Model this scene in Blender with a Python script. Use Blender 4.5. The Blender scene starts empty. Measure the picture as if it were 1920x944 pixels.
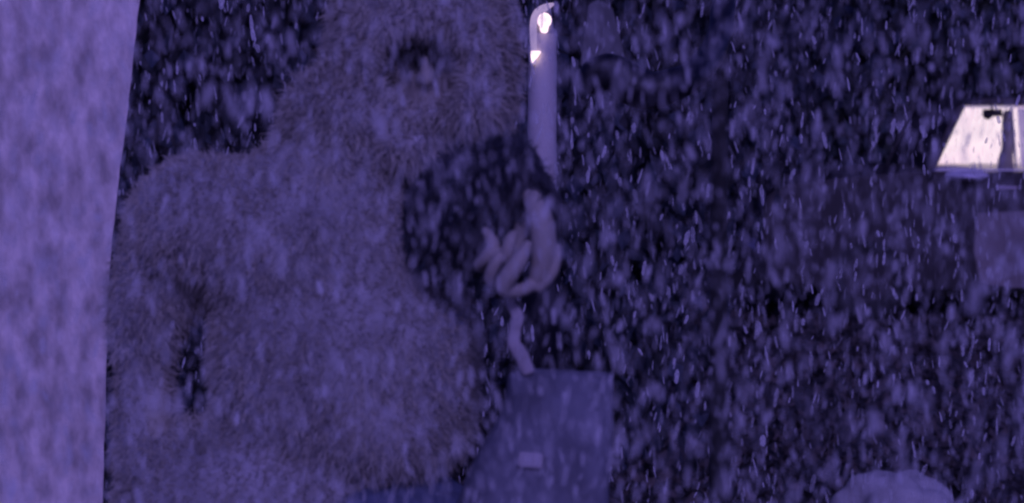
import bpy, bmesh, math, random
from mathutils import Vector, Matrix, Euler, noise
random.seed(7)
R = math.radians
sc = bpy.context.scene
C = sc.collection

# ------------------------------------------------------------------ camera
F = 4000.0                 # focal length in photograph pixels (1920 wide)
PITCH = R(-4.2)
CAM = Vector((0, 0, 1.5))
cd = bpy.data.cameras.new('camera')
cam = bpy.data.objects.new('camera', cd); C.objects.link(cam)
cd.sensor_width = 36; cd.lens = F / 1920 * 36
cam.location = CAM; cam.rotation_euler = (R(90) + PITCH, 0, 0)
cd.clip_start = 0.05; cd.clip_end = 400
cd.dof.use_dof = True; cd.dof.focus_distance = 4.2; cd.dof.aperture_fstop = 6.5
sc.camera = cam
# ------------------------------------------------------------------ sky, moonlight, exposure
SUN_EL, SUN_AZ = R(32), R(6)       # high, behind the camera
w = bpy.data.worlds.new('World'); sc.world = w; w.use_nodes = True
nt = w.node_tree; bg = nt.nodes['Background']
sky = nt.nodes.new('ShaderNodeTexSky'); sky.sky_type = 'NISHITA'; sky.sun_disc = False
sky.sun_elevation = SUN_EL; sky.sun_rotation = R(180) - SUN_AZ
mx = nt.nodes.new('ShaderNodeMix'); mx.data_type = 'RGBA'; mx.blend_type = 'MULTIPLY'; mx.inputs[0].default_value = 1
nt.links.new(sky.outputs[0], mx.inputs[6]); mx.inputs[7].default_value = (0.25, 0.21, 0.98, 1)
nt.links.new(mx.outputs[2], bg.inputs[0]); bg.inputs[1].default_value = 0.065
sl = bpy.data.lights.new('moonlight', 'SUN'); sl.energy = 1.5; sl.angle = R(12); sl.color = (0.33, 0.265, 0.92)
so = bpy.data.objects.new('moonlight', sl); C.objects.link(so)
so.rotation_euler = (R(90) - SUN_EL, 0, SUN_AZ)
sc.view_settings.view_transform = 'Standard'; sc.view_settings.look = 'None'
sc.view_settings.exposure = -0.25; sc.view_settings.gamma = 1
sc.render.filter_size = 2.2
sc.cycles.filter_width = 2.2
sc.cycles.max_bounces = 5; sc.cycles.transparent_max_bounces = 40
sc.cycles.use_denoising = True

def P(px, py, d):
    """world point seen at photograph pixel (px,py) at depth d"""
    v = Vector(((px - 960) / F * d, d, -(py - 472) / F * d))
    v.rotate(Euler((PITCH, 0, 0)))
    return CAM + v

# ------------------------------------------------------------------ materials
def mat(name, col, rough=.8, var=.25, scale=8, stretch=1, col2=None, bump=0.0, metal=0.0, coat=0.0, coords='Object', detail=5):
    m = bpy.data.materials.new(name); m.use_nodes = True; n = m.node_tree; b = n.nodes['Principled BSDF']
    tc = n.nodes.new('ShaderNodeTexCoord'); mp = n.nodes.new('ShaderNodeMapping'); mp.inputs[3].default_value = (1, 1, stretch)
    nz = n.nodes.new('ShaderNodeTexNoise'); nz.inputs['Scale'].default_value = scale; nz.inputs['Detail'].default_value = detail
    n.links.new(tc.outputs[coords], mp.inputs[0]); n.links.new(mp.outputs[0], nz.inputs['Vector'])
    rp = n.nodes.new('ShaderNodeValToRGB'); rp.color_ramp.elements[0].position = .32; rp.color_ramp.elements[1].position = .7
    c2 = col2 or tuple(c * (1 - var) for c in col)
    rp.color_ramp.elements[0].color = (*c2, 1); rp.color_ramp.elements[1].color = (*[min(1, c * (1 + var * .4)) for c in col], 1)
    n.links.new(nz.outputs[0], rp.inputs[0]); n.links.new(rp.outputs[0], b.inputs['Base Color'])
    b.inputs['Roughness'].default_value = rough; b.inputs['Metallic'].default_value = metal
    b.inputs['Coat Weight'].default_value = coat
    if bump:
        bp = n.nodes.new('ShaderNodeBump'); bp.inputs['Strength'].default_value = bump; bp.inputs['Distance'].default_value = .02
        n.links.new(nz.outputs[0], bp.inputs['Height']); n.links.new(bp.outputs[0], b.inputs['Normal'])
    return m

def emit(name, col, strength, col2=None, scale=3):
    m = bpy.data.materials.new(name); m.use_nodes = True; n = m.node_tree; n.nodes.clear()
    o = n.nodes.new('ShaderNodeOutputMaterial'); e = n.nodes.new('ShaderNodeEmission'); e.inputs[1].default_value = strength
    e.inputs[0].default_value = (*col, 1)
    if col2:
        tc = n.nodes.new('ShaderNodeTexCoord'); nz = n.nodes.new('ShaderNodeTexNoise'); nz.inputs['Scale'].default_value = scale
        nz.inputs['Detail'].default_value = 2
        rp = n.nodes.new('ShaderNodeValToRGB'); rp.color_ramp.elements[0].position = .38; rp.color_ramp.elements[1].position = .6
        rp.color_ramp.elements[0].color = (*col2, 1); rp.color_ramp.elements[1].color = (*col, 1)
        n.links.new(tc.outputs['Object'], nz.inputs['Vector']); n.links.new(nz.outputs[0], rp.inputs[0]); n.links.new(rp.outputs[0], e.inputs[0])
    n.links.new(e.outputs[0], o.inputs[0]); return m

def hair_mat(name, c1, c2):
    """each strand takes its own tone between two colours"""
    m = bpy.data.materials.new(name); m.use_nodes = True; n = m.node_tree; b = n.nodes['Principled BSDF']
    g = n.nodes.new('ShaderNodeAttribute'); g.attribute_name = 'tone'
    rp = n.nodes.new('ShaderNodeValToRGB'); rp.color_ramp.elements[0].color = (*c1, 1); rp.color_ramp.elements[1].color = (*c2, 1)
    n.links.new(g.outputs['Fac'], rp.inputs[0]); n.links.new(rp.outputs[0], b.inputs['Base Color'])
    b.inputs['Roughness'].default_value = .75
    return m

M = dict(
    plaster=mat('weathered_white_paint', (.84, .70, .66), .85, .5, 40, .5, bump=.35, detail=3),
    coat=mat('grey_fleece', (.40, .37, .38), .95, .4, 14, .5, bump=.6),
    coat_fur=hair_mat('grey_fleece_pile', (.36, .325, .29), (.49, .44, .39)),
    hood_shade_hair=hair_mat('hood_shade_hair', (.01, .01, .012), (.07, .06, .06)),
    hair=hair_mat('fair_hair', (.22, .20, .20), (.52, .47, .47)),
    skin=mat('skin', (.43, .38, .33), .6, .15, 12),
    dark=mat('dark_wool', (.022, .022, .035), .95, .5, 30, .5, bump=.5),
    denim=mat('blue_denim', (.12, .14, .22), .9, .3, 60, .5),
    canvas=mat('blue_canvas', (.19, .19, .23), .9, .45, 22, .5, bump=.3),
    strap=mat('pale_webbing', (.46, .41, .42), .85, .2, 60),
    patch=mat('pale_patch', (.46, .42, .44), .8, .2, 30),
    metal=mat('grey_painted_steel', (.62, .56, .54), .6, .2, 10, .3),
    lit_metal=mat('lit_trim_metal', (.85, .8, .8), .4, .1, 10),  # metal trim lit by the cabin, that brightness put into the colour
    leaf=hair_mat('night_leaf', (.004, .006, .006), (.04, .055, .085)),
    bark=mat('dark_bark', (.03, .03, .03), .95, .4, 14, .3, bump=.6),
    ground=mat('wet_asphalt', (.04, .038, .038), .75, .6, 3, 1, bump=.5),
    litter=hair_mat('leaf_litter', (.015, .012, .01), (.13, .10, .09)),
    rock=mat('pale_stone', (.46, .43, .43), .9, .3, 9, .4, bump=.6),
    board=mat('pale_board', (.15, .145, .15), .9, .4, 10, .5),
    paint=mat('brown_car_paint', (.03, .024, .026), .45, .3, 3, .6, coat=.3),
    paint2=mat('pale_lower_paint', (.24, .20, .20), .5, .3, 4, .6, coat=.2),
    rubber=mat('tyre_rubber', (.02, .02, .02), .85, .2, 20),
    chrome=mat('dull_chrome', (.5, .45, .5), .35, .1, 20, metal=.8),
    seat=mat('blue_grey_vinyl', (.75, .7, .8), .7, .2, 9),
    black=mat('black_plastic', (.006, .006, .012), .5, .2, 20),
)
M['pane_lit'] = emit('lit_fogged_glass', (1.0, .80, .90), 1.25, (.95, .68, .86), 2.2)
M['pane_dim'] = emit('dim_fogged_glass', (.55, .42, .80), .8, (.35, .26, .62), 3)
M['bulb'] = emit('lit_bulb', (1.0, .72, .86), 2.0)
M['arm_glare'] = emit('bracket_arm_glare', (.62, .45, .85), .8)  # glow standing in for the bulb's glare on its bracket arm

# ------------------------------------------------------------------ mesh helpers
def tag(o, label=None, cat=None, group=None, kind=None):
    if label: o['label'] = label
    if cat: o['category'] = cat
    if group: o['group'] = group
    if kind: o['kind'] = kind
    return o
def link(name, me, material=None, parent=None, smooth=False):
    o = bpy.data.objects.new(name, me); C.objects.link(o)
    if material: me.materials.append(material)
    if parent: o.parent = parent; o.matrix_parent_inverse = Matrix.Translation(-parent.location)
    if smooth: me.polygons.foreach_set('use_smooth', [True] * len(me.polygons))
    return o
def pyd(name, v, f, material, parent=None, smooth=False):
    me = bpy.data.meshes.new(name); me.from_pydata(v, [], f); me.update()
    return link(name, me, material, parent, smooth)
def empty(name, loc):
    o = bpy.data.objects.new(name, None); C.objects.link(o); o.location = loc; return o
def bm_obj(name, bm, material, parent=None, smooth=False, bevel=0):
    if bevel: bmesh.ops.bevel(bm, geom=bm.edges[:], offset=bevel, segments=2, affect='EDGES', clamp_overlap=True)
    me = bpy.data.meshes.new(name); bm.to_mesh(me); bm.free()
    return link(name, me, material, parent, smooth)
def box(bm, c, s, rot=None):
    m = Matrix.Translation(c) @ (rot.to_matrix().to_4x4() if rot else Matrix()) @ Matrix.Diagonal((*s, 1))
    return bmesh.ops.create_cube(bm, size=1, matrix=m)
def ell(bm, c, r, sub=3, rot=None):
    m = Matrix.Translation(c) @ (rot.to_matrix().to_4x4() if rot else Matrix()) @ Matrix.Diagonal((*r, 1))
    bmesh.ops.create_icosphere(bm, subdivisions=sub, radius=1, matrix=m)
def chain(bm, pts, rads, seg=14, caps=True):
    """tapered tube with round ends through a list of points"""
    rings = []
    n = len(pts); up = None
    for i, p in enumerate(pts):
        t = (pts[min(i + 1, n - 1)] - pts[max(i - 1, 0)]).normalized()
        if up is None: up = t.orthogonal()
        u = (up - t * up.dot(t)).normalized(); v = t.cross(u); up = u
        rings.append([bm.verts.new(p + (u * math.cos(a) + v * math.sin(a)) * rads[i]) for a in [2 * math.pi * k / seg for k in range(seg)]])
    for a, b in zip(rings, rings[1:]):
        for k in range(seg): bm.faces.new((a[k], a[(k + 1) % seg], b[(k + 1) % seg], b[k]))
    bm.faces.new(rings[0][::-1]); bm.faces.new(rings[-1])
    if caps:
        for p, r in ((pts[0], rads[0]), (pts[-1], rads[-1])): ell(bm, p, (r, r, r), 2)
def smoothpath(pts, rads, k=5):
    op, orr = [], []
    n = len(pts)
    for i in range(n - 1):
        p0, p1, p2, p3 = pts[max(i - 1, 0)], pts[i], pts[i + 1], pts[min(i + 2, n - 1)]
        for j in range(k):
            t = j / k
            op.append(.5 * ((2 * p1) + (p2 - p0) * t + (2 * p0 - 5 * p1 + 4 * p2 - p3) * t * t + (3 * p1 - p0 - 3 * p2 + p3) * t ** 3))
            orr.append(rads[i] * (1 - t) + rads[i + 1] * t)
    op.append(pts[-1]); orr.append(rads[-1]); return op, orr
def fuse(name, bm, voxel, material, parent=None, smooth_it=6, cut=None):
    """melt overlapping closed shapes into ONE continuous surface"""
    me = bpy.data.meshes.new('tmp'); bm.to_mesh(me); bm.free()
    o = bpy.data.objects.new('tmp', me); C.objects.link(o)
    r = o.modifiers.new('r', 'REMESH'); r.mode = 'VOXEL'; r.voxel_size = voxel
    s = o.modifiers.new('s', 'SMOOTH'); s.iterations = smooth_it; s.factor = .5
    if cut:
        cm = bpy.data.meshes.new('tmpc'); cut.to_mesh(cm); cut.free(); co = bpy.data.objects.new('tmpc', cm); C.objects.link(co)
        bo_ = o.modifiers.new('b', 'BOOLEAN'); bo_.operation = 'DIFFERENCE'; bo_.object = co; bo_.solver = 'FAST'
    dg = bpy.context.evaluated_depsgraph_get(); dg.update()
    nm = bpy.data.meshes.new_from_object(o.evaluated_get(dg)); nm.name = name
    bpy.data.objects.remove(o); nm.materials.clear()
    if cut: bpy.data.objects.remove(co)
    return link(name, nm, material, parent, True)
def strands(name, surf, count, length, width, material, parent, region=None, droop=.9, curl=.4, seed=1, level='stuff'):
    """a pile of tapering bent strands rooted all over a surface mesh"""
    rnd = random.Random(seed); me = surf.data
    areas = [p.area for p in me.polygons]
    idx = rnd.choices(range(len(areas)), weights=areas, k=count)
    V, Fc, T = [], [], []
    for i in idx:
        p = me.polygons[i]
        vs = [me.vertices[k].co for k in p.vertices]
        wts = [rnd.random() for _ in vs]; s = sum(wts); c = sum((v * (q / s) for v, q in zip(vs, wts)), Vector())
        if region and not region(c): continue
        nrm = p.normal
        L = length * rnd.uniform(.5, 1.4)
        clump = Vector((noise.noise(c * 9), noise.noise(c * 9 + Vector((7, 3, 1))), noise.noise(c * 9 + Vector((1, 9, 4)))))
        d = (nrm * .8 + clump * 1.1 + Vector((rnd.gauss(0, curl), rnd.gauss(0, curl), rnd.gauss(0, curl)))).normalized()
        side = d.cross(Vector((0, 1, .2))).normalized()
        if side.length < .1: side = Vector((1, 0, 0))
        pts = [c - nrm * .004]; cur = c; dd = d.copy()
        for k in range(3):
            dd = (dd + Vector((0, 0, -droop * .5)) + Vector((rnd.gauss(0, curl * .4), 0, rnd.gauss(0, curl * .4)))).normalized()
            cur = cur + dd * (L / 3); pts.append(cur)
        tone = min(1, max(0, .5 + noise.noise(c * 14) * .9 + rnd.gauss(0, .16)))
        b = len(V)
        for k, q in enumerate(pts[:-1]):
            ww = width * (1 - k / 3.6) / 2
            V += [q - side * ww, q + side * ww]
        V.append(pts[-1]); T += [tone] * 7
        Fc += [(b, b + 1, b + 3, b + 2), (b + 2, b + 3, b + 5, b + 4), (b + 4, b + 5, b + 6)]
    o = pyd(name, V, Fc, material, parent)
    a = o.data.attributes.new('tone', 'FLOAT', 'POINT'); a.data.foreach_set('value', T)
    if level: o['kind'] = level
    return o
def leaves(name, centres, n, size, material, parent, seed=1, hang=.6, spread=(1, 1, 1)):
    """thousands of small folded leaves scattered through clumps: centres = [(pos, radius)]"""
    rnd = random.Random(seed); V, Fc, T = [], [], []
    tot = sum(r ** 2 for _, r in centres)
    for c, r in centres:
        base = rnd.random()
        for _ in range(int(n * r * r / tot)):
            d = Vector((rnd.gauss(0, 1), rnd.gauss(0, 1), rnd.gauss(0, 1))); d.normalize()
            p = c + Vector((d.x * spread[0], d.y * spread[1], d.z * spread[2])) * r * rnd.random() ** .4
            if p.z < .03: continue
            L = size * rnd.uniform(.6, 1.5); W = L * rnd.uniform(.22, .4)
            ax = Vector((rnd.gauss(0, .5), rnd.gauss(0, .5), -hang - rnd.random())).normalized()
            s = ax.cross(Vector((rnd.gauss(0, .7), -1, rnd.gauss(0, .7)))).normalized(); nn = s.cross(ax) * W * .25
            b = len(V)
            V += [p, p + ax * L * .45 - s * W + nn, p + ax * L, p + ax * L * .45 + s * W + nn]
            Fc += [(b, b + 1, b + 2), (b, b + 2, b + 3)]
            t = min(1, max(0, .08 + .35 * base + rnd.gauss(0, .2) + (.5 if rnd.random() < .07 else 0))); T += [t] * 4
    o = pyd(name, V, Fc, material, parent)
    a = o.data.attributes.new('tone', 'FLOAT', 'POINT'); a.data.foreach_set('value', T)
    return o

# ------------------------------------------------------------------ the ground
N = 60
v, f = [], []
for j in range(N + 1):
    for i in range(N + 1):
        x = (i / N - .5) * 80; y = -15 + j / N * 95
        v.append((x, y, .03 * noise.noise(Vector((x * .4, y * .4, 0))) - .02))
for j in range(N):
    for i in range(N):
        a = j * (N + 1) + i; f.append((a, a + 1, a + N + 2, a + N + 1))
g = pyd('ground', v, f, M['ground'], None, True); tag(g, kind='structure')
# fallen leaves lying all over it
rnd = random.Random(3); V, Fc, T = [], [], []
for _ in range(42000):
    x = rnd.uniform(-4, 5); y = rnd.uniform(4, 16)
    L = rnd.uniform(.03, .075); a = rnd.uniform(0, 6.28); z = .03 * noise.noise(Vector((x * .4, y * .4, 0))) - .012
    d = Vector((math.cos(a), math.sin(a), rnd.uniform(-.1, .7))) * L; s = Vector((-math.sin(a), math.cos(a), rnd.uniform(-.3, .3))) * L * .4
    p = Vector((x, y, z)); b = len(V)
    V += [p, p + d * .5 - s, p + d + Vector((0, 0, .01)), p + d * .5 + s]; Fc += [(b, b + 1, b + 2), (b, b + 2, b + 3)]
    T += [min(1, max(0, rnd.gauss(.4, .3)))] * 4
lit = pyd('leaf_litter', V, Fc, M['litter'])
a = lit.data.attributes.new('tone', 'FLOAT', 'POINT'); a.data.foreach_set('value', T)
tag(lit, 'dark fallen leaves and slush covering the ground around the car', 'leaf litter', kind='stuff')

# ------------------------------------------------------------------ white panel at the left
bm = bmesh.new()
D0 = 3.3
edge = [P(x, y, D0) for x, y in ((285, -190), (262, 0), (250, 110), (239, 210), (222, 345), (208, 480), (201, 620), (197, 800), (193, 944), (190, 1100))]
foot = edge[-1].copy(); foot.z = 0; edge.append(foot); edge = edge[::-1]
epts, _ = smoothpath(edge, [0] * len(edge), 4)
rows = len(epts) - 1; depth = Vector((0, .12, 0)); wid = Vector((-1.0, 0, 0))
v, f = [], []
for k in range(rows + 1):
    e = epts[k] + Vector((.002 * noise.noise(Vector((0, 0, k * 1.3))), 0, 0))
    v += [e, e + depth + Vector((-.1, 0, 0)), e + wid + depth, e + wid]
for k in range(rows):
    a = k * 4
    for q in range(4): f.append((a + q, a + (q + 1) % 4, a + 4 + (q + 1) % 4, a + 4 + q))
f += [(3, 2, 1, 0), (rows * 4, rows * 4 + 1, rows * 4 + 2, rows * 4 + 3)]
wl = pyd('white_wall', [tuple(q) for q in v], [t[::-1] for t in f], M['plaster'])
tag(wl, 'pale lilac wall end with a straight leaning edge behind the furry coat', 'wall')

# ------------------------------------------------------------------ hedges and trees
def trunk_bm(bm, base, top, r0, r1, wob=.12, n=7, seed=0):
    rnd = random.Random(seed); pts = []
    for k in range(n):
        t = k / (n - 1); p = base.lerp(top, t) + Vector((rnd.gauss(0, wob), rnd.gauss(0, wob), 0)) * min(1, t * 2); pts.append(p)
    pp, rr = smoothpath(pts, [r0 + (r1 - r0) * k / (n - 1) for k in range(n)], 3); chain(bm, pp, rr, 9, False); return pp
def shrub(name, x, y, wdt, hgt, n, size, label, cat, group, seed, trunk_h=None):
    rnd = random.Random(seed)
    root = empty(name, (x, y, 0)); tag(root, label, cat, group)
    bm = bmesh.new(); cl = []
    main = trunk_bm(bm, Vector((x, y, -.05)), Vector((x + rnd.uniform(-.2, .2), y, hgt * .8)), .09 if hgt < 3.5 else .16, .03, seed=seed)
    for k in range(int(hgt * 5)):
        s = main[rnd.randrange(3, len(main))]
        e = Vector((x + rnd.uniform(-1, 1) * wdt / 2, y + rnd.uniform(-.8, .8), max(.3, rnd.uniform(.05, 1.0) * hgt)))
        trunk_bm(bm, s, e, .035, .01, .05, 5, rnd.random()); cl.append((e, rnd.uniform(.3, .62)))
        cl.append((s.lerp(e, .55) + Vector((0, -.1, -.1)), rnd.uniform(.25, .5)))
    bm_obj('trunk', bm, M['bark'], root, True)
    leaves('crown', cl, n, size, M['leaf'], root, seed=seed, spread=(1, .9, 1.25))
    return root
shrub('drooping_tree', -1.15, 8.2, 2.4, 4.6, 15000, .075, 'dark drooping tree showing between the pale wall and the shaggy head', 'tree', 'trees behind the figure', 11)
shrub('drooping_tree', .35, 9.3, 1.9, 4.8, 15000, .075, 'dark drooping tree directly behind the lamp post', 'tree', 'trees behind the figure', 12)
shrub('drooping_tree', 2.35, 17.5, 4.2, 5.5, 16000, .12, 'dark leafy tree standing behind the lit car', 'tree', 'trees behind the figure', 14)
shrub('drooping_tree', .2, 17.2, 4.2, 5.2, 16000, .10, 'dark leafy tree between the lamp post and the lit car', 'tree', 'trees behind the figure', 15)
# one long hedge closes the view
root = empty('hedge', (0, 21, 0)); tag(root, 'tall black hedge running across the whole background behind the car', 'hedge')
cl = [(Vector((-9 + i * .55 + rnd.uniform(-.2, .2), 20.5 + rnd.uniform(-.6, .6), j * .6 + rnd.uniform(-.2, .2))), rnd.uniform(.5, .85)) for i in range(34) for j in range(9)]
leaves('foliage', cl, 60000, .13, M['leaf'], root, seed=5)
bm = bmesh.new()
for i in range(16): trunk_bm(bm, Vector((-9 + i * 1.2, 21, -.05)), Vector((-9 + i * 1.2 + .2, 21.1, 4.6)), .1, .03, seed=i)
bm_obj('stems', bm, M['bark'], root, True)
bm = bmesh.new(); 
v = []
box(bm, (0.3, 21.9, 2.5), (21, .5, 5.1)); bmesh.ops.subdivide_edges(bm, edges=bm.edges[:], cuts=9, use_grid_fill=True)
for q in bm.verts: q.co += Vector(noise.noise_vector(q.co * .9)) * .3
bm_obj('thick_core', bm, M['leaf'], root, True)

# dark crooked bough with the pale board above it
root = empty('crooked_bough', P(1200, 160, 3.1)); tag(root, 'black crooked bough bending to the right of the lamp post', 'bough')
bm = bmesh.new()
d = 3.1
pts = [P(1118, 172, d), P(1104, 150, d), P(1118, 130, d), P(1150, 130, d), P(1178, 155, d), P(1215, 172, d), P(1260, 160, d), P(1310, 132, d + .07), P(1350, 60, d + .3), P(1362, -90, d + .5)]
pp, rr = smoothpath(pts, [.010, .019, .020, .024, .032, .029, .026, .023, .021, .024], 5); chain(bm, pp, rr, 12)
fuse('wood', bm, .008, M['black'], root, 3)
bm = bmesh.new(); chain(bm, *smoothpath([P(1352, 60, 3.4), P(1347, 500, 3.45), P(1350, 1050, 3.5)], [.012, .014, .018], 6)); bm_obj('stem', bm, M['bark'], root, True)
bm = bmesh.new()
d = 7.3
q = [P(1104, 8, d), P(1122, 0, d), P(1148, 14, d), P(1158, 52, d), P(1170, 100, d), P(1173, 134, d), P(1146, 142, d), P(1120, 128, d), P(1088, 124, d), P(1093, 84, d), P(1100, 44, d)]
vs = [bm.verts.new(p) for p in q] + [bm.verts.new(p + Vector((0, .03, 0))) for p in q]
nq = len(q); bm.faces.new(vs[:nq][::-1]); bm.faces.new(vs[nq:])
for k in range(nq): bm.faces.new((vs[k], vs[(k + 1) % nq], vs[nq + (k + 1) % nq], vs[nq + k]))
bmesh.ops.recalc_face_normals(bm, faces=bm.faces)
root = empty('hanging_board', P(1130, 20, 7.3))
bm_obj('board', bm, M['board'], root, bevel=.004)
bm = bmesh.new(); chain(bm, [P(1125, 22, 7.31), P(1130, -120, 7.36)], [.008, .008], 8); bm_obj('rod', bm, M['bark'], root)
tag(root, 'small pale tapered board hanging above the black bough', 'board')

# ------------------------------------------------------------------ lamp post
d = 5.2
base = P(1015, 350, d); base.z = 0
root = empty('lamp_post', base); tag(root, 'pale post with a lit hooked lamp at its top beside the face', 'lamp post')
bm = bmesh.new()
x0 = P(1016, 300, d); top = P(1018, 66, d)
chain(bm, *smoothpath([Vector((x0.x, x0.y, .0)), Vector((x0.x, x0.y, .5)), x0, top], [.045, .036, .036, .034], 4), seg=20, caps=False)
bm_obj('post', bm, M['metal'], root, True)
bm = bmesh.new(); zt = P(1016, 372, d).z; chain(bm, [Vector((x0.x, x0.y, .1)), Vector((x0.x, x0.y, zt - .02)), Vector((x0.x, x0.y, zt))], [.05, .045, .041], 20, False); bm_obj('black_lower_post', bm, M['black'], root, True)  # black tube added over the lower post to hide it
bm = bmesh.new(); chain(bm, [Vector((x0.x, x0.y, 0.0)), Vector((x0.x, x0.y, .05)), Vector((x0.x, x0.y, .12))], [.10, .09, .05], 20, False); bm_obj('foot', bm, M['metal'], root, True)
bm = bmesh.new()
pts = [P(1001, 118, d), P(1000, 80, d), P(1000, 45, d), P(1008, 26, d), P(1022, 16, d), P(1036, 10, d)]
pp, rr = smoothpath([p + Vector((0, -.05, 0)) for p in pts], [.006, .008, .009, .011, .009, .004], 5); chain(bm, pp, rr, 10)
bm_obj('hook_arm_glare', bm, M['arm_glare'], root, True)  # bracket arm, with the bulb's glare on it put in as emission
bm = bmesh.new(); ell(bm, P(1020, 40, d) + Vector((0, -.05, 0)), (.018, .018, .019)); chain(bm, [P(1020, 44, d) + Vector((0, -.05, 0)), P(1020, 62, d) + Vector((0, -.02, 0))], [.012, .01], 12)
fuse('bulb', bm, .003, M['bulb'], root, 2)
bm = bmesh.new()
q = [P(994, 96, d), P(1015, 97, d), P(1008, 108, d), P(996, 121, d)]
q = [p + Vector((0, -.06, 0)) for p in q]
vs = [bm.verts.new(p) for p in q] + [bm.verts.new(p + Vector((0, .03, 0))) for p in q]
for t in ((3, 2, 1, 0), (4, 5, 6, 7), (0, 1, 5, 4), (1, 2, 6, 5), (2, 3, 7, 6), (3, 0, 4, 7)): bm.faces.new([vs[k] for k in t])
bmesh.ops.recalc_face_normals(bm, faces=bm.faces)
bm_obj('fitting_glint', bm, M['bulb'], root, bevel=.002)  # glint on the lower fitting, shaped as a glowing wedge
bm = bmesh.new(); chain(bm, [P(1018, 66, d), P(1018, 50, d), P(1024, 12, d)], [.034, .026, .012], 16, False); bm_obj('socket', bm, M['metal'], root, True)

# ------------------------------------------------------------------ the car
d = 14.0                                  # near flank
pxm = F / d
def Q(px, py, dd=0): 
    p = P(px, py, d); p.y = P(1840, 400, d).y + dd; return p
WY = 1.65
carx = Q(1840, 500).x
root = empty('parked_car', (carx, Q(1840, 500).y, 0)); tag(root, 'dark brown car with glowing fogged windows at the right edge', 'car')
# flank profile (photo pixels), extruded across the car; windows are left open
def loopx(pts, y0, y1, bm, inset=0):
    a = [bm.verts.new(Vector((p.x, y0, p.z))) for p in pts]; b = [bm.verts.new(Vector((p.x, y1, p.z))) for p in pts]
    n = len(pts); bm.faces.new(a); bm.faces.new(b[::-1])
    for k in range(n): bm.faces.new((a[(k + 1) % n], a[k], b[k], b[(k + 1) % n]))
Y0 = Q(1840, 400).y
bm = bmesh.new()
low = [Q(1432, 440), Q(1436, 372), Q(1470, 346), Q(1600, 332), Q(1720, 322), Q(2560, 322), Q(2600, 345), Q(2610, 440), Q(2608, 520), Q(2440, 545), Q(2436, 500), Q(2405, 462), Q(2370, 455), Q(2335, 462), Q(2305, 500), Q(2300, 545), Q(1700, 545), Q(1696, 500), Q(1665, 462), Q(1630, 455), Q(1595, 462), Q(1565, 500), Q(1560, 545), Q(1440, 525)]
loopx(low, Y0, Y0 + WY, bm); bmesh.ops.recalc_face_normals(bm, faces=bm.faces)
bm_obj('body', bm, M['paint'], root, False, .012)
bm = bmesh.new()
box(bm, Q(2090, 508, .0) , (2.4 * 210 / 1000 + .9, .03, .10)); bm_obj('sill_trim', bm, M['paint2'], root, bevel=.006)
# pale lower door panel, standing 1 cm proud of the flank
bm = bmesh.new()
pp = [Q(1832, 400), Q(2000, 392), Q(2270, 392), Q(2270, 541), Q(1900, 541), Q(1840, 533), Q(1826, 470)]
loopx(pp, Y0 - .012, Y0 - .001, bm); bmesh.ops.recalc_face_normals(bm, faces=bm.faces); bm_obj('lower_door_panel', bm, M['paint2'], root, bevel=.003)
# cabin: roof and pillars
bm = bmesh.new()
rf = [Q(1798, 199), Q(1840, 186), Q(2000, 180), Q(2330, 184), Q(2400, 199)]
loopx(rf, Y0 + .06, Y0 + WY - .06, bm); bmesh.ops.recalc_face_normals(bm, faces=bm.faces); bm_obj('roof', bm, M['paint'], root, bevel=.006)
def QQ(px, py, dd): return P(px, py, d + dd)
def pillar(name, p0, p1, w0, w1, y0, m, th=.05):
    bm = bmesh.new()
    pts = [Vector((p0.x - w0 / 2, 0, p0.z)), Vector((p0.x + w0 / 2, 0, p0.z)), Vector((p1.x + w1 / 2, 0, p1.z)), Vector((p1.x - w1 / 2, 0, p1.z))]
    loopx(pts, y0, y0 + th, bm); bmesh.ops.recalc_face_normals(bm, faces=bm.faces); return bm_obj(name, bm, m, root, bevel=.003)
for y in (Y0 + .03, Y0 + WY - .08):
    pillar('windscreen_pillar', Q(1746, 320), Q(1802, 199), .05, .05, y, M['paint'])
    pillar('rear_pillar', Q(2440, 320), Q(2372, 199), .14, .12, y, M['paint'])
pillar('door_pillar', Q(1908, 316), Q(1897, 203), .006, .006, Y0 + .032, M['lit_metal'])
pillar('door_pillar', Q(2180, 316), Q(2170, 203), .05, .05, Y0 + .032, M['paint'])
bm = bmesh.new(); a, b = Q(1750, 319), Q(2440, 319); box(bm, ((a.x + b.x) / 2, Y0 + .012, a.z), (b.x - a.x, .03, .012)); bm_obj('window_ledge', bm, M['lit_metal'], root, bevel=.002)
bm = bmesh.new(); a, b = Q(1804, 201), Q(2370, 201); box(bm, ((a.x + b.x) / 2, Y0 + .04, a.z), (b.x - a.x, .03, .008)); bm_obj('roof_trim', bm, M['lit_metal'], root, bevel=.002)
# far side windows glow (fogged, lit from beyond)
k = (Y0 + WY) / Y0
bm = bmesh.new()
pp = [Q(1746, 322), Q(1744, 322), Q(1798, 199), Q(2375, 199), Q(2440, 322)]
loopx([Q(1834, 325), Q(1892, 200), Q(2375, 200), Q(2440, 325)], Y0 + WY - .03, Y0 + WY - .02, bm); bmesh.ops.recalc_face_normals(bm, faces=bm.faces); bm_obj('far_window', bm, M['pane_lit'], root)
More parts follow.
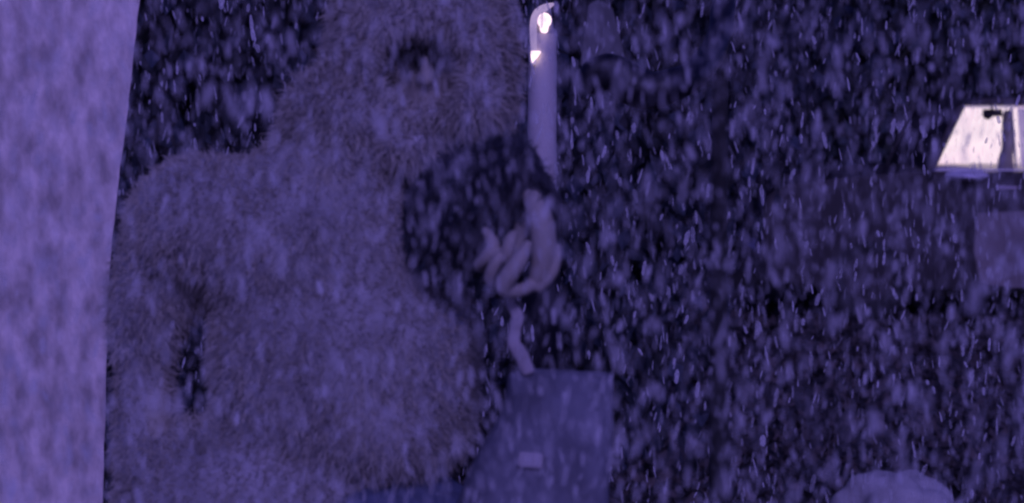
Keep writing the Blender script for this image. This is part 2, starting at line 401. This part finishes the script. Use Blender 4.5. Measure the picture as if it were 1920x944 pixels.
# windscreen pane, sloping across the car between the pillars
bm = bmesh.new(); a, b = Q(1744, 319), Q(1800, 200)
for y in (Y0 + .085, Y0 + WY - .085): pass
q = [Vector((a.x, Y0 + .085, a.z)), Vector((b.x, Y0 + .085, b.z)), Vector((b.x, Y0 + WY - .085, b.z)), Vector((a.x, Y0 + WY - .085, a.z))]
vs = [bm.verts.new(p) for p in q] + [bm.verts.new(p + Vector((.006, 0, 0))) for p in q]
for t in ((3, 2, 1, 0), (4, 5, 6, 7), (0, 1, 5, 4), (1, 2, 6, 5), (2, 3, 7, 6), (3, 0, 4, 7)): bm.faces.new([vs[k2] for k2 in t])
bmesh.ops.recalc_face_normals(bm, faces=bm.faces)
bm_obj('windscreen', bm, M['black'], root)
# rear view mirror
bm = bmesh.new(); c = QQ(1861, 212, .35); box(bm, c, (.13, .03, .05)); ell(bm, QQ(1852, 219, .35), (.03, .015, .022)); mo = fuse('rear_view_mirror', bm, .006, M['black'], root, 2)
bm = bmesh.new(); chain(bm, [QQ(1861, 208, .35), QQ(1858, 196, .35)], [.008, .008], 8); bm_obj('stalk', bm, M['black'], mo)
# front seat beside the pillar
bm = bmesh.new()
chain(bm, *smoothpath([QQ(1889, 214, .45), QQ(1889, 250, .45), QQ(1889, 280, .45), QQ(1886, 300, .45), QQ(1886, 330, .45)], [.034, .04, .042, .052, .065], 4))
fuse('front_seat', bm, .012, M['seat'], root, 6)
bm = bmesh.new(); ell(bm, Q(1812, 330, .42), (.22, .6, .05)); ell(bm, Q(2050, 330, .42), (.22, .5, .1)); ell(bm, Q(2065, 290, .42), (.06, .5, .22)); fuse('seat_cushion', bm, .02, M['seat'], root, 4)
bm = bmesh.new(); bmesh.ops.create_cone(bm, cap_ends=True, segments=10, radius1=.001, radius2=.001, depth=.001); bm.free()
bm = bmesh.new(); pp = [Q(1916, 314), Q(1907, 204), Q(2160, 204), Q(2172, 314)]
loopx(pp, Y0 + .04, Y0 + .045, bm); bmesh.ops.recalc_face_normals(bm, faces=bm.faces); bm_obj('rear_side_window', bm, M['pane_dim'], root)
# door mirror, handle, headlight, marker
bm = bmesh.new(); ell(bm, Q(1745, 319, -.08), (.02, .035, .016)); chain(bm, [Q(1747, 321, -.08), Q(1752, 322, .01)], [.005, .006], 8); fuse('door_mirror', bm, .004, M['chrome'], root, 2)
bm = bmesh.new(); box(bm, Q(1730, 323, -.005), (.10, .012, .008)); bm_obj('side_trim', bm, M['board'], root, bevel=.002)
bm = bmesh.new(); box(bm, Q(1885, 352, -.02), (.14, .02, .022)); bm_obj('door_handle', bm, M['chrome'], root, bevel=.005)
bm = bmesh.new(); ell(bm, Q(1438, 388, .22), (.03, .10, .08)); bm_obj('headlight', bm, M['chrome'], root, True)
bm = bmesh.new(); ell(bm, Q(1438, 388, WY - .22), (.03, .10, .08)); bm_obj('headlight', bm, M['chrome'], root, True)
bm = bmesh.new(); box(bm, Q(1428, 470, WY / 2), (.08, WY - .02, .10)); bm_obj('bumper', bm, M['chrome'], root, True, .02)
for px in (1630, 2370):
    for y in (Y0 + .09, Y0 + WY - .09):
        c = Q(px, 508); c.y = y; c.z = .30
        bm = bmesh.new(); bmesh.ops.create_cone(bm, cap_ends=True, segments=32, radius1=.29, radius2=.29, depth=.17, matrix=Matrix.Translation(c) @ Matrix.Rotation(R(90), 4, 'X'))
        wh = bm_obj('wheel', bm, M['rubber'], root, False, .02)
        bm = bmesh.new(); bmesh.ops.create_cone(bm, cap_ends=True, segments=24, radius1=.15, radius2=.17, depth=.18, matrix=Matrix.Translation(c) @ Matrix.Rotation(R(90), 4, 'X'))
        bm_obj('rim', bm, M['paint'], wh, False, .01)

# ------------------------------------------------------------------ pale boulder, lower right
bm = bmesh.new(); d = 7.6; c = P(1678, 985, d)
ell(bm, c, (.235, .22, .2), 5)
for q in bm.verts:
    n = (q.co - c).normalized()
    q.co += n * (noise.noise(q.co * 5) * .06 + noise.noise(q.co * 16) * .02)
    if q.co.z < .0: q.co.z = -.01
for q in bm.verts:
    if q.co.z < c.z: q.co.z = c.z - (c.z - q.co.z) * (c.z + .02) / .2 if c.z > .2 else q.co.z
bo = bm_obj('boulder', bm, M['rock'], None, True)
bo.data.transform(Matrix.Translation(-Vector((c.x, c.y, 0)))); bo.location = (c.x, c.y, 0)
tag(bo, 'pale rounded boulder with a peaked top at the bottom right', 'boulder')

# ------------------------------------------------------------------ the person
D = 2.75
def r(px, dd=D): return px / F * dd
feet = P(540, 944, D); feet.z = 0
person = empty('person', feet)
tag(person, 'person in a bulky furry coat with its hood up, one fist holding a bag strap', 'person')
face_d = D - .12
def E(bm, px, py, rx, ry, rd, dd=D, sub=3, rot=None): ell(bm, P(px, py, dd), (r(rx, dd), rd, r(ry, dd)), sub, rot)
# body: one continuous surface (head, neck, trunk, arms, hand with five fingers, legs)
bm = bmesh.new()
E(bm, 800, 60, 112, 145, .10, D + .02)                # skull
E(bm, 797, 165, 84, 80, .08, D - .01)               # jaw
E(bm, 797, 228, 34, 22, .03, D - .06)               # chin
E(bm, 797, 72, 88, 20, .03, D - .055)               # brow
chain(bm, [P(798, 96, D - .085), P(800, 138, D - .105), P(800, 150, D - .11)], [r(9), r(13), r(16)], 10)  # nose
E(bm, 783, 151, 12, 10, .014, D - .09, 2); E(bm, 817, 151, 12, 10, .014, D - .09, 2)
E(bm, 799, 184, 32, 8, .016, D - .082, 2); E(bm, 799, 197, 27, 9, .016, D - .078, 2)   # lips
E(bm, 748, 132, 30, 30, .03, D - .055); E(bm, 848, 132, 30, 30, .03, D - .055)   # cheeks
E(bm, 688, 112, 12, 32, .02, D + .03); E(bm, 912, 112, 12, 32, .02, D + .03)     # ears
chain(bm, [P(797, 180, D + .03), P(775, 330, D + .05)], [r(80), r(95)], 18)       # neck
E(bm, 600, 480, 260, 170, .12); E(bm, 620, 720, 230, 260, .12); E(bm, 600, 980, 210, 150, .12)
chain(bm, *smoothpath([P(380, 430, D), P(285, 640, D + .03), P(300, 850, D - .02), P(350, 1000, D - .12)], [r(70), r(44), r(36), r(28)], 5))
chain(bm, *smoothpath([P(790, 400, D), P(850, 440, D - .12), P(910, 390, D - .21), P(972, 335, D - .275)], [r(60), r(46), r(38), r(30)], 5))
for sx in (-1, 1):
    hip = P(600 + sx * 105, 1040, D); ft = Vector((hip.x + sx * .04, hip.y, 0.06))
    chain(bm, *smoothpath([hip, hip.lerp(ft, .5) + Vector((0, -.02, 0)), ft], [.10, .065, .045], 5))
    ell(bm, ft + Vector((0, -.07, -.01)), (.045, .13, .045))
hp = P(350, 1030, D - .13)
ell(bm, hp, (.035, .03, .05))
for k in range(4): chain(bm, [hp + Vector((-.02 + k * .016, -.01, -.04)), hp + Vector((-.018 + k * .014, -.03, -.085 - .006 * (k % 3)))], [.009, .008], 8)
chain(bm, [hp + Vector((.03, -.02, 0)), hp + Vector((.04, -.04, -.05))], [.011, .009], 8)
body = fuse('body', bm, .009, M['skin'], person, 4)
# the raised hand is finer, so it is melted separately and then welded onto the same body mesh
H = 2.46
def h(px, py, dd=0): return P(px, py, H + dd)
def hr(px): return px / F * H
bm = bmesh.new()
S = lambda pts, rads: chain(bm, *smoothpath([h(*p) for p in pts], [hr(q) for q in rads], 5), seg=14)
S([(955, 335, .02), (990, 352, 0), (1006, 385, -.006), (1017, 430, -.008), (1019, 475, -.008), (1012, 515, -.002), (1000, 535, .008)], [20, 19, 23, 25, 24, 19, 14])   # back of the hand, hanging from the wrist
S([(995, 400, .03), (975, 455, .04), (955, 505, .035)], [20, 22, 20])                                       # palm behind the fingers
S([(1010, 538, .0), (1034, 514, -.006), (1043, 488, -.008), (1045, 464, -.006)], [12, 11, 10, 7])                # thumb along the outer rim
S([(1002, 532, .0), (975, 545, -.012), (945, 541, -.022), (955, 516, -.030), (974, 488, -.034), (989, 460, -.030)], [12, 13, 16, 18, 16, 10])   # forefinger
S([(960, 500, .02), (950, 494, -.006), (950, 476, -.018), (958, 450, -.020), (966, 438, -.012)], [11, 9, 13, 13, 8])       # middle finger
S([(945, 520, .02), (918, 526, -.004), (922, 508, -.016), (932, 488, -.020), (938, 474, -.016)], [11, 10, 12, 11, 7])     # ring finger
S([(935, 505, .04), (898, 500, .01), (912, 484, -.006), (925, 464, -.010), (919, 446, -.006), (910, 432, .0)], [11, 10, 13, 14, 11, 7])   # little finger
hand = fuse('hand_tmp', bm, .0018, M['skin'], None, 2)
bmj = bmesh.new(); bmj.from_mesh(body.data); bmj.from_mesh(hand.data); bmj.to_mesh(body.data); bmj.free()
body.data.polygons.foreach_set('use_smooth', [True] * len(body.data.polygons))
bpy.data.objects.remove(hand)
# eyes
for px, py in ((753, 104), (846, 104)):
    bm = bmesh.new(); ell(bm, P(px, py, D - .062), (.012, .012, .009)); ey = bm_obj('eye', bm, M['black'], person, True)
    bm = bmesh.new(); chain(bm, [P(px - 28, py - 22, D - .086), P(px, py - 30, D - .093), P(px + 28, py - 22, D - .088)], [.003, .005, .003], 8); bm_obj('eyebrow', bm, M['dark'], person, True)
# furry coat
bm = bmesh.new()
E(bm, 644, 660, 248, 300, .17); E(bm, 600, 450, 262, 165, .17); E(bm, 500, 960, 292, 190, .16)
E(bm, 395, 415, 155, 125, .14); E(bm, 700, 400, 100, 110, .15); E(bm, 640, 300, 125, 90, .14)
E(bm, 560, 320, 90, 60, .1)
chain(bm, *smoothpath([P(370, 420, D), P(285, 560, D), P(268, 700, D + .02), P(285, 860, D), P(345, 980, D - .1)], [r(118), r(82), r(48), r(68), r(62)], 6), seg=18)
E(bm, 706, 770, 186, 125, .15); E(bm, 768, 670, 126, 190, .16); E(bm, 715, 790, 172, 110, .17)
coat = fuse('fur_coat', bm, .012, M['coat'], person, 8)
strands('pile', coat, 70000, .017, .0022, M['coat_fur'], coat, seed=2, curl=.8)
# dark shirt front and the dark sleeve of the raised arm
bm = bmesh.new()
E(bm, 842, 390, 104, 150, .12, D - .03); E(bm, 835, 500, 60, 80, .08, D + .04); E(bm, 850, 270, 70, 50, .09)
chain(bm, *smoothpath([P(812, 350, D - .02), P(850, 440, D - .14), P(910, 390, D - .22), P(972, 325, D - .28)], [r(80), r(86), r(68), r(50)], 6), seg=18)
chain(bm, *smoothpath([P(925, 300, D - .22), P(965, 288, D - .26), P(1001, 322, D - .30), P(1029, 352, D - .31), P(1046, 385, D - .31), P(1052, 420, D - .3)], [r(38), r(32), r(20), r(15), r(13), r(7)], 6), seg=14)
shirt = fuse('dark_pullover', bm, .008, M['dark'], person, 5)
strands('wool_fuzz', shirt, 5000, .014, .0016, M['leaf'], shirt, seed=4)
# jeans
bm = bmesh.new(); E(bm, 700, 990, 215, 125, .15, D - .02)
for sx in (-1, 1):
    hip = P(600 + sx * 110, 1060, D); ft = Vector((hip.x + sx * .04, hip.y, .09)); chain(bm, [hip, hip.lerp(ft, .5), ft], [.125, .095, .08], 18)
fuse('jeans', bm, .012, M['denim'], person, 5)
for sx in (-1, 1):
    hip = P(600 + sx * 110, 1060, D); bm = bmesh.new(); ell(bm, Vector((hip.x + sx * .04, hip.y - .07, .045)), (.06, .15, .05)); bm_obj('shoe', bm, M['dark'], person, True)
# big shaggy hood of the coat, hollow in front so that the face sits deep inside it
bm = bmesh.new()
E(bm, 795, 100, 166, 215, .15, D + .01); E(bm, 725, 30, 90, 110, .12, D); E(bm, 662, 225, 122, 100, .13, D - .01); E(bm, 760, 270, 110, 60, .12, D - .02); E(bm, 880, 190, 72, 60, .12, D - .02)
E(bm, 610, 290, 90, 60, .1, D)
cut = bmesh.new(); E(cut, 783, 122, 108, 92, .17, D - .165, 4)
hood = fuse('hood', bm, .010, M['coat'], person, 5, cut)
strands('hood_fur', hood, 34000, .026, .0024, M['coat_fur'], hood, seed=9, droop=.7, curl=.7)
# dark hair added inside the hood, its blackness standing for shade over the face
bm = bmesh.new(); E(bm, 795, 40, 120, 130, .10, D + .012); E(bm, 700, 120, 34, 90, .05, D - .035); E(bm, 892, 120, 30, 90, .05, D - .03); E(bm, 795, 22, 100, 44, .05, D - .06)
hr_ = fuse('hair', bm, .008, M['dark'], person, 3)
strands('shade_locks', hr_, 7000, .05, .0024, M['hood_shade_hair'], hr_, seed=19, droop=.9, curl=.3)

# ------------------------------------------------------------------ the bag on its strap
BD = 2.50
root = empty('cloth_bag', P(1040, 944, BD)); tag(root, 'blue cloth bag hanging from the fist by a pale strap', 'bag')
bm = bmesh.new()
prof = [(698, 955, 1146), (708, 949, 1150), (735, 948, 1151), (770, 944, 1150), (800, 930, 1148), (850, 900, 1145), (900, 868, 1143), (1060, 820, 1140), (1150, 850, 1130), (1170, 900, 1090)]
rings = []
for i, (py, xl, xr) in enumerate(prof):
    cx = (xl + xr) / 2; hw = (xr - xl) / 2; dep = [.012, .028, .04, .05, .055, .06, .065, .065, .05, .02][i]
    ring = []
    for k in range(36):
        a = 2 * math.pi * k / 36; cc, ss = math.cos(a), math.sin(a)
        ex = math.copysign(abs(cc) ** .3, cc); ey = math.copysign(abs(ss) ** .55, ss)
        p = P(cx + hw * ex, py + (8 * noise.noise(Vector((cc * 2, ss * 2, i))) if i < 2 else 0), BD); p.y += ey * dep
        p += Vector(noise.noise_vector(p * 14)) * .008
        ring.append(bm.verts.new(p))
    rings.append(ring)
for a_, b_ in zip(rings, rings[1:]):
    for k in range(36): bm.faces.new((a_[k], b_[k], b_[(k + 1) % 36], a_[(k + 1) % 36]))
bm.faces.new(rings[0]); bm.faces.new(rings[-1][::-1])
bmesh.ops.recalc_face_normals(bm, faces=bm.faces)
bg_ = bm_obj('bag_body', bm, M['canvas'], root, True)
sb = bg_.modifiers.new('s', 'SUBSURF'); sb.levels = 1; sb.render_levels = 2
bm = bmesh.new()
pts = [(966, 530), (958, 568), (970, 592), (966, 620), (964, 645), (978, 668), (992, 700)]
wd = [7, 9, 12, 11, 13, 14, 12]
pp, rr = smoothpath([P(a_, b_, BD - .03 + .005 * i % .01) for i, (a_, b_) in enumerate(pts)], [q / F * BD for q in wd], 5)
n0 = len(bm.verts); chain(bm, pp, rr, 10, False)
cy = BD - .03
for q in bm.verts: q.co.y = pp[0].y + (q.co.y - pp[0].y) * .3
bm_obj('strap', bm, M['strap'], root, True)
bm = bmesh.new(); c = P(995, 863, BD - .066)
box(bm, c, (r(44, BD), .004, r(28, BD)), Euler((0, R(4), 0))); bm_obj('patch', bm, M['patch'], root, bevel=.0015)

# ------------------------------------------------------------------ falling wet snow
fm = bpy.data.materials.new('wet_snowflake'); fm.use_nodes = True; n = fm.node_tree; n.nodes.clear()
o = n.nodes.new('ShaderNodeOutputMaterial'); tr = n.nodes.new('ShaderNodeBsdfTransparent'); df = n.nodes.new('ShaderNodeBsdfDiffuse'); tl_ = n.nodes.new('ShaderNodeBsdfTranslucent')
df.inputs[0].default_value = (.9, .86, .9, 1); tl_.inputs[0].default_value = (.9, .86, .9, 1)
ms = n.nodes.new('ShaderNodeMixShader'); ms.inputs[0].default_value = .25; n.links.new(df.outputs[0], ms.inputs[1]); n.links.new(tl_.outputs[0], ms.inputs[2])
lw = n.nodes.new('ShaderNodeLayerWeight'); lw.inputs[0].default_value = .5
sub = n.nodes.new('ShaderNodeMath'); sub.operation = 'SUBTRACT'; sub.inputs[0].default_value = 1; n.links.new(lw.outputs['Facing'], sub.inputs[1])
pw = n.nodes.new('ShaderNodeMath'); pw.operation = 'POWER'; pw.inputs[1].default_value = 2.3; n.links.new(sub.outputs[0], pw.inputs[0])
tc = n.nodes.new('ShaderNodeTexCoord'); nz = n.nodes.new('ShaderNodeTexNoise'); nz.inputs['Scale'].default_value = 2.5
oi = n.nodes.new('ShaderNodeObjectInfo'); va = n.nodes.new('ShaderNodeVectorMath'); va.operation = 'ADD'; sc_ = n.nodes.new('ShaderNodeVectorMath'); sc_.operation = 'SCALE'; sc_.inputs[3].default_value = 40
n.links.new(oi.outputs['Random'], sc_.inputs[0]); n.links.new(tc.outputs['Object'], va.inputs[0]); n.links.new(sc_.outputs[0], va.inputs[1]); n.links.new(va.outputs[0], nz.inputs['Vector'])
m1 = n.nodes.new('ShaderNodeMath'); m1.operation = 'MULTIPLY'; n.links.new(pw.outputs[0], m1.inputs[0]); n.links.new(nz.outputs[0], m1.inputs[1])
m2 = n.nodes.new('ShaderNodeMath'); m2.operation = 'MULTIPLY'; n.links.new(m1.outputs[0], m2.inputs[0])
ra = n.nodes.new('ShaderNodeMapRange'); ra.inputs[3].default_value = .10; ra.inputs[4].default_value = 1.25
rp3 = n.nodes.new('ShaderNodeMath'); rp3.operation = 'POWER'; rp3.inputs[1].default_value = 3.2; n.links.new(oi.outputs['Random'], rp3.inputs[0])
n.links.new(rp3.outputs[0], ra.inputs[0]); n.links.new(ra.outputs[0], m2.inputs[1])
mm = n.nodes.new('ShaderNodeMixShader'); n.links.new(m2.outputs[0], mm.inputs[0]); n.links.new(tr.outputs[0], mm.inputs[1]); n.links.new(ms.outputs[0], mm.inputs[2]); n.links.new(mm.outputs[0], o.inputs[0])
# one lumpy elongated flake, instanced on a cloud of points filling the air
bm = bmesh.new(); ell(bm, Vector(), (.38, .36, 1), 3)
for q in bm.verts: q.co += Vector(noise.noise_vector(q.co * 2)) * .12
me = bpy.data.meshes.new('flake'); bm.to_mesh(me); bm.free(); me.materials.append(fm); me.polygons.foreach_set('use_smooth', [True] * len(me.polygons))
rnd = random.Random(21); PV, SC, RO = [], [], []
def cloud(n, x0, x1, y0, y1, z0, z1, s0, s1):
    for _ in range(n):
        PV.append((rnd.uniform(x0, x1), rnd.uniform(y0, y1), rnd.uniform(z0, z1)))
        s = s0 + (s1 - s0) * rnd.random() ** 1.8; SC.extend([s * rnd.uniform(.6, 1.3), s * .7, s * rnd.uniform(.7, 1.6)]); RO.extend([rnd.gauss(0, .2), rnd.gauss(-.06, .17), rnd.uniform(0, 6)])
cloud(39000, -.7, .7, 1.25, 2.25, .9, 1.95, .0027, .0080)
cloud(18000, -1.7, 1.9, 3.6, 7.0, .0, 2.6, .007, .0155)
cloud(2000, -3.5, 4.0, 7.5, 12.5, .0, 4.0, .015, .04)
cloud(260, -.4, .4, .7, 1.25, 1.1, 1.75, .003, .006)
pm = bpy.data.meshes.new('falling_snow'); pm.from_pydata(PV, [], [])
at = pm.attributes.new('fs', 'FLOAT_VECTOR', 'POINT'); at.data.foreach_set('vector', SC)
at = pm.attributes.new('fr', 'FLOAT_VECTOR', 'POINT'); at.data.foreach_set('vector', RO)
snow = bpy.data.objects.new('falling_snow', pm); C.objects.link(snow)
ng = bpy.data.node_groups.new('snow', 'GeometryNodeTree')
ng.interface.new_socket('Geometry', in_out='INPUT', socket_type='NodeSocketGeometry'); ng.interface.new_socket('Geometry', in_out='OUTPUT', socket_type='NodeSocketGeometry')
gi = ng.nodes.new('NodeGroupInput'); go = ng.nodes.new('NodeGroupOutput'); ip = ng.nodes.new('GeometryNodeInstanceOnPoints')
fo = bpy.data.objects.new('flake_source', me)
oin = ng.nodes.new('GeometryNodeObjectInfo'); oin.inputs[0].default_value = fo
def na(nm):
    q = ng.nodes.new('GeometryNodeInputNamedAttribute'); q.data_type = 'FLOAT_VECTOR'; q.inputs[0].default_value = nm; return q
ng.links.new(gi.outputs[0], ip.inputs['Points']); ng.links.new(oin.outputs['Geometry'], ip.inputs['Instance'])
ng.links.new(na('fs').outputs[0], ip.inputs['Scale'])
er = ng.nodes.new('FunctionNodeEulerToRotation'); ng.links.new(na('fr').outputs[0], er.inputs[0]); ng.links.new(er.outputs[0], ip.inputs['Rotation'])
ng.links.new(ip.outputs[0], go.inputs[0])
md = snow.modifiers.new('snow', 'NODES'); md.node_group = ng
tag(snow, 'heavy wet snow streaking down through the air over everything', 'snow', kind='stuff')
